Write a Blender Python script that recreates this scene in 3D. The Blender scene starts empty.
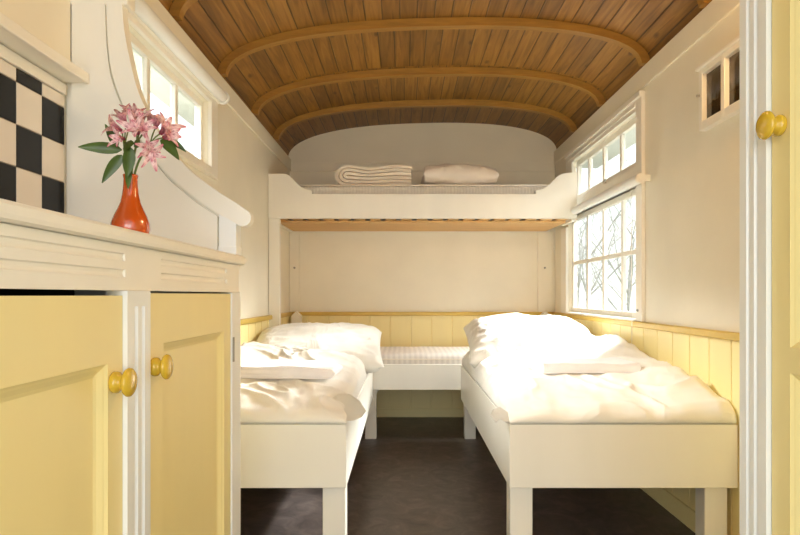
import bpy, bmesh, math, random
from mathutils import Vector, Matrix, noise
from mathutils.bvhtree import BVHTree
PRESS = []                     # what lies on the duvets and presses them down
random.seed(7)
C = bpy.context.scene.collection
H = 1.055                      # eye height; heights below are written relative to the eye and lifted by H
PI = math.pi
XL, XR, YB = -0.99, 1.31, 5.2  # wall planes
Y0 = -0.75                     # open (doorway) end of the wagon

# ------------------------------------------------------------------ materials
def newmat(name):
    m = bpy.data.materials.new(name); m.use_nodes = True
    nt = m.node_tree; nt.nodes.clear()
    out = nt.nodes.new('ShaderNodeOutputMaterial')
    return m, nt, out
def N(nt, t, **kw):
    n = nt.nodes.new(t)
    for k, v in kw.items():
        if k in n.inputs: n.inputs[k].default_value = v
        else: setattr(n, k, v)
    return n
def lin(c):
    return tuple(((x/255)/12.92 if x/255 <= .04045 else ((x/255+.055)/1.055)**2.4) for x in c) + (1,)
def ramp(nt, fac, stops):
    r = nt.nodes.new('ShaderNodeValToRGB')
    while len(r.color_ramp.elements) < len(stops): r.color_ramp.elements.new(.5)
    for e, (p, c) in zip(r.color_ramp.elements, stops): e.position = p; e.color = c
    if fac is not None: nt.links.new(fac, r.inputs['Fac'])
    return r
def simple(name, col, rough=.5, var=.04, scale=6, bump=.0, bscale=60, stretch=(1,1,1), spec=.5, sheen=0, coat=0):
    m, nt, out = newmat(name); L = nt.links.new
    b = N(nt, 'ShaderNodeBsdfPrincipled', Roughness=rough)
    b.inputs['Specular IOR Level'].default_value = spec
    if sheen: b.inputs['Sheen Weight'].default_value = sheen
    if coat: b.inputs['Coat Weight'].default_value = coat; b.inputs['Coat Roughness'].default_value = .12
    tc = N(nt, 'ShaderNodeTexCoord'); mp = N(nt, 'ShaderNodeMapping'); mp.inputs['Scale'].default_value = stretch
    L(tc.outputs['Object'], mp.inputs['Vector'])
    n1 = N(nt, 'ShaderNodeTexNoise', Scale=scale, Detail=5.0); L(mp.outputs['Vector'], n1.inputs['Vector'])
    c = lin(col)
    lo = tuple(max(0, x*(1-var*2)) for x in c[:3]) + (1,); hi = tuple(min(1, x*(1+var*2)) for x in c[:3]) + (1,)
    r = ramp(nt, n1.outputs['Fac'], [(.3, lo), (.7, hi)])
    L(r.outputs['Color'], b.inputs['Base Color'])
    if bump:
        n2 = N(nt, 'ShaderNodeTexNoise', Scale=bscale, Detail=4.0); L(mp.outputs['Vector'], n2.inputs['Vector'])
        bp = N(nt, 'ShaderNodeBump', Strength=bump, Distance=.003); L(n2.outputs['Fac'], bp.inputs['Height'])
        L(bp.outputs['Normal'], b.inputs['Normal'])
    L(b.outputs['BSDF'], out.inputs['Surface'])
    return m

M = {}
M['wall']   = simple('wall_paint', (239,234,217), .55, .015, 3, .15, 90)
M['white']  = simple('cream_white_gloss_paint', (245,242,232), .32, .012, 5, .12, 40, (1,1,.15))
M['trimw']  = simple('bright_white_gloss_paint', (243,246,246), .28, .012, 5, .1, 40, (1,1,.15))
M['yellow'] = simple('pale_yellow_paint', (244,229,165), .42, .02, 4, .12, 50, (1,1,.12))
M['wains']  = simple('wainscot_yellow_paint', (244,229,168), .45, .02, 4, .1, 50, (1,1,.1))
M['rail']   = simple('rail_ochre_paint', (208,176,84), .4, .03, 5)
M['knob']   = simple('knob_ochre_gloss', (218,182,56), .22, .03, 8, coat=.5)
M['dark']   = simple('painted_cabinet_shade', (30,26,22), .8, .05)  # shade inside the cabinet, put into the colour of its back and shelves
M['metal']  = simple('grey_metal', (150,148,140), .35, .05)
M['rib']    = simple('laminated_pine_rib', (152,110,42), .45, .08, 14, .1, 60, (.6,4,4))
M['bwood']  = simple('raw_pine', (214,174,118), .55, .06, 9, .1, 60, (.3,4,4))
M['quilt']  = simple('beige_white_cotton', (240,230,214), .85, .02, 9, .25, 70, sheen=.3)
def linen_mat(name, col, st=.28):
    m, nt, out = newmat(name); L = nt.links.new
    b = N(nt, 'ShaderNodeBsdfPrincipled', Roughness=.85); b.inputs['Sheen Weight'].default_value = .3
    tc = N(nt, 'ShaderNodeTexCoord'); mp = N(nt, 'ShaderNodeMapping'); mp.inputs['Scale'].default_value = (1.0, .55, 1); mp.inputs['Rotation'].default_value = (0, 0, .5)
    L(tc.outputs['Object'], mp.inputs['Vector'])
    n0 = N(nt, 'ShaderNodeTexNoise', Scale=3.0, Detail=2.0); L(mp.outputs['Vector'], n0.inputs['Vector'])
    r0 = ramp(nt, n0.outputs['Fac'], [(.3, lin(tuple(c-4 for c in col))), (.7, lin(col))]); L(r0.outputs['Color'], b.inputs['Base Color'])
    n1 = N(nt, 'ShaderNodeTexNoise', Scale=5.0, Detail=2.0, Distortion=.7); L(mp.outputs['Vector'], n1.inputs['Vector'])
    cr = ramp(nt, n1.outputs['Fac'], [(.34, (0,0,0,1)), (.5, (1,1,1,1)), (.66, (0,0,0,1))])      # soft crease ridges
    n2 = N(nt, 'ShaderNodeTexNoise', Scale=20.0, Detail=2.0, Distortion=.3); L(mp.outputs['Vector'], n2.inputs['Vector'])
    ad = N(nt, 'ShaderNodeMath', operation='MULTIPLY_ADD'); L(n2.outputs['Fac'], ad.inputs[0]); ad.inputs[1].default_value = .35; L(cr.outputs['Color'], ad.inputs[2])
    bp = N(nt, 'ShaderNodeBump', Strength=st, Distance=.012); L(ad.outputs[0], bp.inputs['Height']); L(bp.outputs['Normal'], b.inputs['Normal'])
    L(b.outputs['BSDF'], out.inputs['Surface']); return m
M['linen'] = linen_mat('cream_cotton', (243,241,234))
M['towel']  = simple('white_lavender_towel', (246,245,252), .95, .02, 12, .5, 260, sheen=.5)
M['pillow2']= simple('off_white_satin_cotton', (238,228,216), .6, .02, 8, .2, 60, sheen=.3)
M['vase']   = simple('orange_glaze', (198,82,20), .15, .05, 5, coat=1)
M['leaf']   = simple('dark_green_leaf', (72,96,36), .35, .15, 22)
M['stem']   = simple('green_stem', (98,122,52), .5, .1, 20)
M['bark']   = simple('grey_bark', (205,203,194), .9, .15, 12)
M['eave']   = simple('pale_eave_paint', (226,228,224), .7, .02)
M['ground'] = simple('winter_grass', (176,172,152), .95, .15, 3, .4, 30)

def floor_mat():
    m, nt, out = newmat('dark_marbled_vinyl'); L = nt.links.new
    b = N(nt, 'ShaderNodeBsdfPrincipled', Roughness=.42)
    tc = N(nt, 'ShaderNodeTexCoord')
    n1 = N(nt, 'ShaderNodeTexNoise', Scale=9.0, Detail=9.0, Roughness=.7, Distortion=1.2); L(tc.outputs['Object'], n1.inputs['Vector'])
    r = ramp(nt, n1.outputs['Fac'], [(.3, lin((62,54,52))), (.52, lin((88,78,74))), (.75, lin((116,104,98)))])
    L(r.outputs['Color'], b.inputs['Base Color'])
    bp = N(nt, 'ShaderNodeBump', Strength=.1, Distance=.002); L(n1.outputs['Fac'], bp.inputs['Height']); L(bp.outputs['Normal'], b.inputs['Normal'])
    L(b.outputs['BSDF'], out.inputs['Surface']); return m
M['floor'] = floor_mat()

def roof_mat():
    """pine boards; UV = (arc length, distance along the wagon), both in metres"""
    m, nt, out = newmat('pine_roof_boards'); L = nt.links.new
    b = N(nt, 'ShaderNodeBsdfPrincipled', Roughness=.45)
    uv = N(nt, 'ShaderNodeUVMap'); sp = N(nt, 'ShaderNodeSeparateXYZ'); L(uv.outputs['UV'], sp.inputs['Vector'])
    def math_(op, a, bb=None):
        n = N(nt, 'ShaderNodeMath', operation=op)
        for i, v in enumerate((a, bb)):
            if v is None: continue
            if isinstance(v, (int, float)): n.inputs[i].default_value = v
            else: L(v, n.inputs[i])
        return n.outputs[0]
    bay = math_('FLOOR', math_('DIVIDE', math_('SUBTRACT', sp.outputs['Y'], .525), .675))
    u = math_('ADD', math_('DIVIDE', sp.outputs['X'], .092), math_('MULTIPLY', bay, .37))
    bi = math_('FLOOR', u); fr = math_('FRACT', u)
    cmb = N(nt, 'ShaderNodeCombineXYZ'); L(bi, cmb.inputs['X']); L(bay, cmb.inputs['Y'])
    wn = N(nt, 'ShaderNodeTexWhiteNoise', noise_dimensions='2D'); L(cmb.outputs['Vector'], wn.inputs['Vector'])
    # grain, different for every board
    g = N(nt, 'ShaderNodeCombineXYZ')
    L(math_('MULTIPLY', sp.outputs['X'], 34), g.inputs['X']); L(math_('MULTIPLY', sp.outputs['Y'], 2.2), g.inputs['Y'])
    L(math_('MULTIPLY', wn.outputs['Value'], 40), g.inputs['Z'])
    gn = N(nt, 'ShaderNodeTexNoise', Scale=1.0, Detail=6.0, Distortion=1.0); L(g.outputs['Vector'], gn.inputs['Vector'])
    kv = N(nt, 'ShaderNodeCombineXYZ'); L(math_('MULTIPLY', sp.outputs['X'], 8), kv.inputs['X']); L(math_('MULTIPLY', sp.outputs['Y'], 3.4), kv.inputs['Y']); L(math_('MULTIPLY', wn.outputs['Value'], 9), kv.inputs['Z'])
    vo = N(nt, 'ShaderNodeTexVoronoi', Scale=1.0); L(kv.outputs['Vector'], vo.inputs['Vector'])
    knot = ramp(nt, vo.outputs['Distance'], [(.05, (.22,.14,.08,1)), (.14, (1,1,1,1))])
    base = ramp(nt, gn.outputs['Fac'], [(.25, lin((100,67,20))), (.5, lin((138,97,36))), (.75, lin((162,120,54)))])
    tone = ramp(nt, wn.outputs['Value'], [(0, (.66,.62,.58,1)), (1, (1.08,1.05,1.0,1))])
    mx = N(nt, 'ShaderNodeMix', data_type='RGBA', blend_type='MULTIPLY'); mx.inputs[0].default_value = 1
    L(base.outputs['Color'], mx.inputs[6]); L(tone.outputs['Color'], mx.inputs[7])
    mk = N(nt, 'ShaderNodeMix', data_type='RGBA', blend_type='MULTIPLY'); mk.inputs[0].default_value = .8
    L(mx.outputs[2], mk.inputs[6]); L(knot.outputs['Color'], mk.inputs[7])
    gap = ramp(nt, fr, [(0, (.12,.1,.08,1)), (.06, (1,1,1,1)), (.95, (1,1,1,1)), (1, (.12,.1,.08,1))])
    mg = N(nt, 'ShaderNodeMix', data_type='RGBA', blend_type='MULTIPLY'); mg.inputs[0].default_value = 1
    L(mk.outputs[2], mg.inputs[6]); L(gap.outputs['Color'], mg.inputs[7])
    L(mg.outputs[2], b.inputs['Base Color'])
    bp = N(nt, 'ShaderNodeBump', Strength=.6, Distance=.006); L(gap.outputs['Color'], bp.inputs['Height']); L(bp.outputs['Normal'], b.inputs['Normal'])
    L(b.outputs['BSDF'], out.inputs['Surface']); return m
M['roof'] = roof_mat()

def glass_mat():
    m, nt, out = newmat('window_glass'); L = nt.links.new
    t = N(nt, 'ShaderNodeBsdfTransparent', Color=(.95,.97,.96,1)); g = N(nt, 'ShaderNodeBsdfGlossy', Roughness=.02)
    n = N(nt, 'ShaderNodeTexNoise', Scale=2.0); r = ramp(nt, n.outputs['Fac'], [(.3, (.93,.96,.95,1)), (.7, (.97,.98,.98,1))]); L(r.outputs['Color'], t.inputs['Color'])
    mx = N(nt, 'ShaderNodeMixShader', Fac=.06); L(t.outputs[0], mx.inputs[1]); L(g.outputs[0], mx.inputs[2])
    L(mx.outputs[0], out.inputs['Surface']); return m
M['glass'] = glass_mat()

def stripe_mat(name, c1, c2, freq, axis='X'):
    m, nt, out = newmat(name); L = nt.links.new
    b = N(nt, 'ShaderNodeBsdfPrincipled', Roughness=.85)
    tc = N(nt, 'ShaderNodeTexCoord'); w = N(nt, 'ShaderNodeTexWave', bands_direction=axis, Scale=freq, Distortion=.6, Detail=1.0); L(tc.outputs['Object'], w.inputs['Vector'])
    r = ramp(nt, w.outputs['Fac'], [(.35, lin(c1)), (.6, lin(c2))]); L(r.outputs['Color'], b.inputs['Base Color'])
    bp = N(nt, 'ShaderNodeBump', Strength=.4, Distance=.004); L(w.outputs['Fac'], bp.inputs['Height']); L(bp.outputs['Normal'], b.inputs['Normal'])
    L(b.outputs['BSDF'], out.inputs['Surface']); return m
M['tick'] = stripe_mat('grey_mattress_ticking', (216,211,203), (221,216,208), 14)
M['tick2'] = stripe_mat('grey_quilted_ticking', (222,216,210), (232,226,219), 8)

def petal_mat():
    m, nt, out = newmat('pink_streaked_petal'); L = nt.links.new
    b = N(nt, 'ShaderNodeBsdfPrincipled', Roughness=.5)
    uv = N(nt, 'ShaderNodeUVMap'); sp = N(nt, 'ShaderNodeSeparateXYZ'); L(uv.outputs['UV'], sp.inputs['Vector'])
    base = ramp(nt, sp.outputs['Y'], [(0, lin((176,60,92))), (.35, lin((232,170,178))), (.75, lin((248,216,214))), (1, lin((216,110,134)))])
    mp = N(nt, 'ShaderNodeMapping'); mp.inputs['Scale'].default_value = (9,2.5,1); L(uv.outputs['UV'], mp.inputs['Vector'])
    n = N(nt, 'ShaderNodeTexNoise', Scale=1.6, Detail=2.0); L(mp.outputs['Vector'], n.inputs['Vector'])
    st = ramp(nt, n.outputs['Fac'], [(.38, lin((140,26,62))), (.47, (1,1,1,1))])
    mx = N(nt, 'ShaderNodeMix', data_type='RGBA', blend_type='MULTIPLY'); mx.inputs[0].default_value = .75
    L(base.outputs['Color'], mx.inputs[6]); L(st.outputs['Color'], mx.inputs[7]); L(mx.outputs[2], b.inputs['Base Color'])
    L(b.outputs['BSDF'], out.inputs['Surface']); return m
M['petal'] = petal_mat()

def picture_mat():
    m, nt, out = newmat('dark_glazed_landscape'); L = nt.links.new
    b = N(nt, 'ShaderNodeBsdfPrincipled', Roughness=.15)
    tc = N(nt, 'ShaderNodeTexCoord'); sp = N(nt, 'ShaderNodeSeparateXYZ'); L(tc.outputs['Generated'], sp.inputs['Vector'])
    n = N(nt, 'ShaderNodeTexNoise', Scale=4.0, Detail=6.0); L(tc.outputs['Generated'], n.inputs['Vector'])
    ad = N(nt, 'ShaderNodeMath', operation='MULTIPLY_ADD'); L(n.outputs['Fac'], ad.inputs[0]); ad.inputs[1].default_value = .5; L(sp.outputs['Z'], ad.inputs[2])
    r = ramp(nt, ad.outputs[0], [(.35, lin((34,26,14))), (.62, lin((70,56,36))), (.75, lin((104,100,96))), (1.0, lin((88,76,62)))])
    L(r.outputs['Color'], b.inputs['Base Color']); L(b.outputs['BSDF'], out.inputs['Surface']); return m
M['picture'] = picture_mat()

# ------------------------------------------------------------------ objects
def tag(o, label, cat, group=None, kind=None):
    o['label'] = label; o['category'] = cat
    if group: o['group'] = group
    if kind: o['kind'] = kind
    return o
def thing(name, label, cat, loc, group=None, kind=None):
    o = bpy.data.objects.new(name, None); C.objects.link(o); o.empty_display_size = .05
    o.location = (loc[0], loc[1], loc[2]+H); tag(o, label, cat, group, kind); return o
def rootloc(p):
    while p.parent: p = p.parent
    return p.location
def obj(name, bm, mats, parent=None, smooth=False, origin=None, plabel=None):
    """link a bmesh (eye-relative heights) as one mesh object"""
    bmesh.ops.recalc_face_normals(bm, faces=bm.faces)
    sh = Vector((0,0,H))
    if parent: sh = sh - rootloc(parent)
    org = Vector((0,0,0))
    if not parent:
        if origin is None:
            xs = [v.co for v in bm.verts]
            org = Vector(((min(v.x for v in xs)+max(v.x for v in xs))/2, (min(v.y for v in xs)+max(v.y for v in xs))/2, min(v.z for v in xs)))
        else: org = Vector(origin)
        sh = -org
    bmesh.ops.translate(bm, verts=bm.verts, vec=sh)
    me = bpy.data.meshes.new(name); bm.to_mesh(me); bm.free()
    if not isinstance(mats, (list, tuple)): mats = [mats]
    for m in mats: me.materials.append(m if not isinstance(m, str) else M[m])
    if smooth:
        for p in me.polygons: p.use_smooth = True
        if smooth != 'all': me.set_sharp_from_angle(angle=math.radians(40))
    o = bpy.data.objects.new(name, me); C.objects.link(o)
    if parent: o.parent = parent
    else: o.location = (org.x, org.y, org.z+H)
    if plabel: o['label'] = plabel
    return o
def struct(name, bm, mats, label, cat, smooth=False):
    return tag(obj(name, bm, mats, smooth=smooth), label, cat, kind='structure')
def BM(): return bmesh.new()
def box(bm, x0, x1, y0, y1, z0, z1, bev=0, mi=0):
    x0, x1 = sorted((x0,x1)); y0, y1 = sorted((y0,y1)); z0, z1 = sorted((z0,z1))
    b2 = BM()
    r = bmesh.ops.create_cube(b2, size=1)
    bmesh.ops.scale(b2, vec=(x1-x0, y1-y0, z1-z0), verts=b2.verts)
    bmesh.ops.translate(b2, vec=((x0+x1)/2, (y0+y1)/2, (z0+z1)/2), verts=b2.verts)
    if bev: bmesh.ops.bevel(b2, geom=list(b2.edges), offset=min(bev, .45*min(x1-x0,y1-y0,z1-z0)), segments=2, affect='EDGES', profile=.5)
    merge(bm, b2, mi); return bm
def merge(bm, b2, mi=0):
    vm = {v: bm.verts.new(v.co) for v in b2.verts}
    for f in b2.faces:
        g = bm.faces.new([vm[v] for v in f.verts]); g.material_index = mi; g.smooth = f.smooth
    b2.free()
def prism(bm, pts, axis, a0, a1, mi=0):
    """polygon pts in the plane normal to axis ('X': (y,z), 'Y': (x,z), 'Z': (x,y)) swept from a0 to a1"""
    def P(p, a): return {'X': (a, p[0], p[1]), 'Y': (p[0], a, p[1]), 'Z': (p[0], p[1], a)}[axis]
    A = [bm.verts.new(P(p, a0)) for p in pts]; B = [bm.verts.new(P(p, a1)) for p in pts]; n = len(pts)
    for i in range(n):
        f = bm.faces.new((A[i], A[(i+1)%n], B[(i+1)%n], B[i])); f.material_index = mi
    for r in (A, B[::-1]):
        f = bm.faces.new(r); f.material_index = mi
    return bm
def ribbon(bm, inner, outer, axis, a0, a1, mi=0):
    """band between two polylines of equal length, swept along axis (quads only, for curved bands)"""
    def P(p, a): return {'X': (a, p[0], p[1]), 'Y': (p[0], a, p[1]), 'Z': (p[0], p[1], a)}[axis]
    g = [[bm.verts.new(P(p, a)) for p in line] for a in (a0, a1) for line in (inner, outer)]
    n = len(inner)
    for i in range(n-1):
        for r, s in ((g[0], g[1]), (g[2], g[3]), (g[0], g[2]), (g[1], g[3])):
            f = bm.faces.new((r[i], r[i+1], s[i+1], s[i])); f.material_index = mi
    for i in (0, n-1):
        bm.faces.new((g[0][i], g[1][i], g[3][i], g[2][i])).material_index = mi
    return bm
def lathe(bm, prof, seg=32, mat=Matrix.Identity(4)):
    """prof: (radius, height) about Z, then mat"""
    rings = []
    for r, z in prof:
        if r < 1e-5: rings.append([bm.verts.new(mat @ Vector((0,0,z)))])
        else: rings.append([bm.verts.new(mat @ Vector((r*math.cos(2*PI*k/seg), r*math.sin(2*PI*k/seg), z))) for k in range(seg)])
    for a, b in zip(rings, rings[1:]):
        for k in range(seg):
            k2 = (k+1) % seg
            if len(a) == 1 and len(b) == 1: continue
            if len(a) == 1: bm.faces.new((a[0], b[k], b[k2]))
            elif len(b) == 1: bm.faces.new((a[k], b[0], a[k2]))
            else: bm.faces.new((a[k], b[k], b[k2], a[k2]))
    for r in (rings[0], rings[-1]):
        if len(r) > 1: bm.faces.new(r)
    return bm
def tube(bm, pts, radii, n=10):
    pts = [Vector(p) for p in pts]
    if isinstance(radii, (int, float)): radii = [radii]*len(pts)
    rings = []; up = None
    for i, p in enumerate(pts):
        t = (pts[min(i+1, len(pts)-1)] - pts[max(i-1, 0)]).normalized()
        if up is None: up = t.orthogonal().normalized()
        up = (up - t*up.dot(t)).normalized(); s = t.cross(up)
        rings.append([bm.verts.new(p + radii[i]*(math.cos(2*PI*k/n)*up + math.sin(2*PI*k/n)*s)) for k in range(n)])
    for a, b in zip(rings, rings[1:]):
        for k in range(n): bm.faces.new((a[k], a[(k+1)%n], b[(k+1)%n], b[k]))
    bm.faces.new(rings[0][::-1]); bm.faces.new(rings[-1]); return bm
def interp(x, tab):
    if x <= tab[0][0]: return tab[0][1]
    for (a, fa), (b, fb) in zip(tab, tab[1:]):
        if x <= b:
            t = (x-a)/(b-a); return fa + (fb-fa)*t
    return tab[-1][1]
def bez(p0, p1, p2, n=10):
    p0, p1, p2 = map(Vector, (p0, p1, p2))
    return [(1-t)**2*p0 + 2*t*(1-t)*p1 + t*t*p2 for t in (i/(n-1) for i in range(n))]
def spline(pts, n=8):
    """Catmull-Rom through 2-D points"""
    P = [pts[0]] + list(pts) + [pts[-1]]; out = []
    for i in range(1, len(P)-2):
        for k in range(n):
            t = k/n; a, b, c, d = P[i-1], P[i], P[i+1], P[i+2]
            out.append(tuple(.5*(2*b[j] + (c[j]-a[j])*t + (2*a[j]-5*b[j]+4*c[j]-d[j])*t*t + (3*b[j]-a[j]-3*c[j]+d[j])*t**3) for j in (0,1)))
    out.append(tuple(pts[-1])); return out
def at(px, py, Y):   # where a measured point of the photograph lies at depth Y
    return Vector(((px-404)*Y/600, Y, (295-py)*Y/600))

# ================================================================== ROOM SHELL
FL = -H
struct('floor', box(BM(), XL-.1, XR+.1, Y0, YB+.1, FL-.05, FL), 'floor', 'dark brown marbled vinyl floor of the wagon', 'floor')

# roof: half ellipse vault
RX, RA, RZ, RBH = .160, 1.165, 1.200, .290
def roof_pt(th, off=0):
    c, s = math.cos(th), math.sin(th)
    e = 2/2.4
    x = RX - (RA+off)*abs(c)**e*(1 if c > 0 else -1)
    return (x, RZ + (x-RX)*.0255 + (RBH+off)*abs(s)**e)
TH = [PI*(.5-.5*math.cos(PI*i/72)) for i in range(73)]
bm = BM(); uvl = bm.loops.layers.uv.new('UVMap')
inn = [roof_pt(t) for t in TH]; arc = [0]
for a, b in zip(inn, inn[1:]): arc.append(arc[-1] + math.dist(a, b))
ys = [Y0, 1.9, YB]
grid = [[bm.verts.new((p[0], y, p[1])) for p in inn] for y in ys]
for j in range(len(ys)-1):
    for i in range(len(inn)-1):
        f = bm.faces.new((grid[j][i], grid[j][i+1], grid[j+1][i+1], grid[j+1][i])); f.smooth = True
        for l, (ii, jj) in zip(f.loops, ((i,j),(i+1,j),(i+1,j+1),(i,j+1))): l[uvl].uv = (arc[ii], ys[jj])
outr = [roof_pt(t, .05) for t in TH]
g2 = [[bm.verts.new((p[0], y, p[1])) for p in outr] for y in (Y0, YB)]
for i in range(len(outr)-1): bm.faces.new((g2[0][i], g2[0][i+1], g2[1][i+1], g2[1][i]))
for i in (0, -1): bm.faces.new((grid[0][i], grid[-1][i], g2[1][i], g2[0][i]))
me_roof = struct('ceiling', bm, 'roof', 'arched ceiling of knotty brown pine boards', 'ceiling')
for p in me_roof.data.polygons: p.use_smooth = True
# bent ribs
RIBTXT = {4.57: 'farthest arched pine roof rib, just in front of the end wall', 3.92: 'second arched pine roof rib counted from the end wall',
          3.215: 'third arched pine roof rib counted from the end wall', 2.55: 'arched pine roof rib nearest the photographer, seen at both upper corners'}
for k, y in enumerate((4.57, 3.92, 3.215, 2.55, 1.87, .55)):
    ts = [PI*(.012+.976*i/60) for i in range(61)]
    b = ribbon(BM(), [roof_pt(t, -.046) for t in ts], [roof_pt(t, -.001) for t in ts], 'Y', y+.006, y+.052)
    struct('trim_%d' % (k+1), b, 'rib', RIBTXT.get(y, 'arched pine roof rib over the kitchen end'), 'roof rib', smooth=True)

# walls with window openings
def wall_side(x0, x1, holes, y0, y1, z0, z1):
    b = BM(); y = y0
    for (a, c, zs) in holes:
        box(b, x0, x1, y, a, z0, z1)
        z = z0
        for (za, zb) in zs: box(b, x0, x1, a, c, z, za); z = zb
        box(b, x0, x1, a, c, z, z1); y = c
    box(b, x0, x1, y, y1, z0, z1); return b
LW = (2.07, 3.03, .64, .975)
RWY = (3.34, 4.78); RL = (-.142, .615); RU = (.722, 1.02)
struct('wall_left', wall_side(XL-.06, XL, [(LW[0], LW[1], [(LW[2], LW[3])])], Y0, YB, FL, 1.178), 'wall', 'cream painted left wall with a high window', 'wall')
struct('wall_right', wall_side(XR, XR+.06, [(RWY[0], RWY[1], [RL, RU])], Y0, YB, FL, 1.242), 'wall', 'cream painted right wall with a two-tier window', 'wall')
pts = [(XL-.06, FL), (XR+.06, FL)] + [roof_pt(t, .05) for t in TH][::-1]
struct('wall_back', prism(BM(), pts, 'Y', YB, YB+.06), 'wall', 'cream painted end wall with a rounded top', 'wall')

# cornice boards
struct('trim_7', box(BM(), XL, XL+.012, Y0, YB, 1.068, 1.176, .003), 'wall', 'cream cornice board along the top of the left wall', 'cornice')
struct('trim_8', box(BM(), XR-.012, XR, Y0, YB, 1.130, 1.242, .003), 'wall', 'cream cornice board along the top of the right wall', 'cornice')
struct('trim_9', box(BM(), XL+.012, XR-.012, YB-.014, YB, 1.07, 1.15, .004), 'wall', 'cream cornice board across the end wall above the bunk', 'cornice')

# wainscot of vee-jointed boards with an ochre cap rail
WZ = -.178
def vprof(a0, a1, ref, pitch=.175, g=.010, d=.006):
    """profile (along, depth) of boards with vee joints at ref + k*pitch; depth 1 = face"""
    pts = [(a0, 0.0)]
    k = math.ceil((a0-ref+g)/pitch)
    while ref+k*pitch < a1-g:
        c = ref+k*pitch
        pts += [(c-g/2, 0), (c-g*.25, -d), (c+g*.25, -d), (c+g/2, 0)]; k += 1
    return pts + [(a1, 0.0)]
TK = .008
p = vprof(1.80, YB, 2.386)
struct('trim_10', prism(BM(), [(XL+TK+d, y) for y, d in p] + [(XL, YB), (XL, 1.80)], 'Z', FL, WZ), 'wains', 'pale yellow vee-jointed wainscot on the left wall', 'wainscot')
p = vprof(1.17, YB, 2.386)
struct('trim_11', prism(BM(), [(XR-TK-d, y) for y, d in p] + [(XR, YB), (XR, 1.17)], 'Z', FL, WZ), 'wains', 'pale yellow vee-jointed wainscot on the right wall under the window', 'wainscot')
p = vprof(XL+TK, XR-TK, .06, .178)
struct('trim_12', prism(BM(), [(x, YB-TK-d) for x, d in p] + [(XR-TK, YB), (XL+TK, YB)], 'Z', FL, WZ), 'wains', 'pale yellow vee-jointed wainscot on the end wall', 'wainscot')
struct('trim_13', box(BM(), XL, XL+.034, 1.80, YB, WZ, WZ+.032, .006), 'rail', 'ochre cap rail of the left wainscot', 'rail')
struct('trim_14', box(BM(), XR-.034, XR, 1.17, YB, WZ, WZ+.032, .006), 'rail', 'ochre cap rail of the right wainscot, under the window', 'rail')
struct('trim_15', box(BM(), XL+.034, XR-.034, YB-.034, YB, WZ, WZ+.032, .006), 'rail', 'ochre cap rail of the wainscot across the end wall', 'rail')
struct('baseboard_left', box(BM(), XL+TK, XL+TK+.014, 1.80, YB-TK, FL, FL+.09, .003), 'wains', 'yellow baseboard of the left wall', 'baseboard')
struct('baseboard_right', box(BM(), XR-TK-.014, XR-TK, 1.17, YB-TK, FL, FL+.09, .003), 'wains', 'yellow baseboard of the right wall', 'baseboard')
struct('baseboard_back', box(BM(), XL+TK+.014, XR-TK-.014, YB-TK-.014, YB-TK, FL, FL+.075, .003), 'wains', 'yellow baseboard of the end wall', 'baseboard')
# vertical battens in the far corners between rail and bunk
struct('trim_16', box(BM(), XL+.001, XL+.085, YB-.02, YB, WZ+.034, .545, .004), 'wall', 'cream vertical batten in the far left corner below the bunk', 'batten')
struct('trim_17', box(BM(), 1.155, 1.285, YB-.02, YB, WZ+.034, .545, .004), 'wall', 'cream vertical batten in the far right corner below the bunk', 'batten')

# windows -----------------------------------------------------------
def sash(root, s, xg, y0, y1, z0, z1, fw, muny, munz, name='sash', mat='white'):
    """s=+1 right wall, -1 left wall; xg glass plane"""
    b = BM()
    box(b, xg-.016, xg+.016, y0, y0+fw, z0, z1, .003); box(b, xg-.016, xg+.016, y1-fw, y1, z0, z1, .003)
    box(b, xg-.016, xg+.016, y0+fw, y1-fw, z0, z0+fw, .003); box(b, xg-.016, xg+.016, y0+fw, y1-fw, z1-fw, z1, .003)
    sh = obj(name, b, mat, root)
    for m in muny: obj('muntin', box(BM(), xg-.012, xg+.012, m-.015, m+.015, z0+fw, z1-fw, .003), mat, sh)
    ye = [y0+fw] + [m for m in muny] + [y1-fw]; ze = [z0+fw] + list(munz) + [z1-fw]
    for mz in munz:
        for a, c in zip(ye, ye[1:]): obj('muntin', box(BM(), xg-.012, xg+.012, a+(.015 if a in muny else 0), c-(.015 if c in muny else 0), mz-.014, mz+.014, .003), mat, sh)
    for a, c in zip(ye, ye[1:]):
        for zc, zd in zip(ze, ze[1:]):
            obj('pane', box(BM(), xg-.0015, xg+.0015, a+.004, c-.004, zc+.004, zd-.004), 'glass', sh)
    return sh
w1 = thing('window_1', 'small high white window of square panes on the left wall', 'window', (XL, 2.55, LW[2]), kind='structure')
b = BM(); cx0, cx1 = XL, XL+.02
box(b, cx0, cx1, LW[1], LW[1]+.10, .60, 1.03, .004); box(b, cx0, cx1, LW[0]-.10, LW[0], .60, 1.045, .004)
box(b, cx0, cx1, LW[0], LW[1], LW[3], 1.03, .004); box(b, cx0, cx1+.012, LW[0], LW[1], .60, LW[2], .004)
box(b, cx0, cx1+.012, LW[0]-.11, LW[1]+.11, 1.0, 1.02, .004)
obj('window_frame', b, 'white', w1)
sash(w1, -1, XL-.04, LW[0], LW[1], LW[2], LW[3], .032, (2.395, 2.69), ())
w2 = thing('window_2', 'large white two-tier window on the right wall above the bed', 'window', (XR, 3.9, RL[0]), kind='structure')
b = BM(); cx0, cx1 = XR-.022, XR
box(b, cx0, cx1, RWY[0]-.085, RWY[0], WZ+.033, 1.095, .005)
box(b, cx0, cx1, RWY[1], RWY[1]+.15, WZ+.033, .54, .005)
box(b, cx0, cx1, 4.61, RWY[1], RU[0], 1.095, .004)
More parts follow.
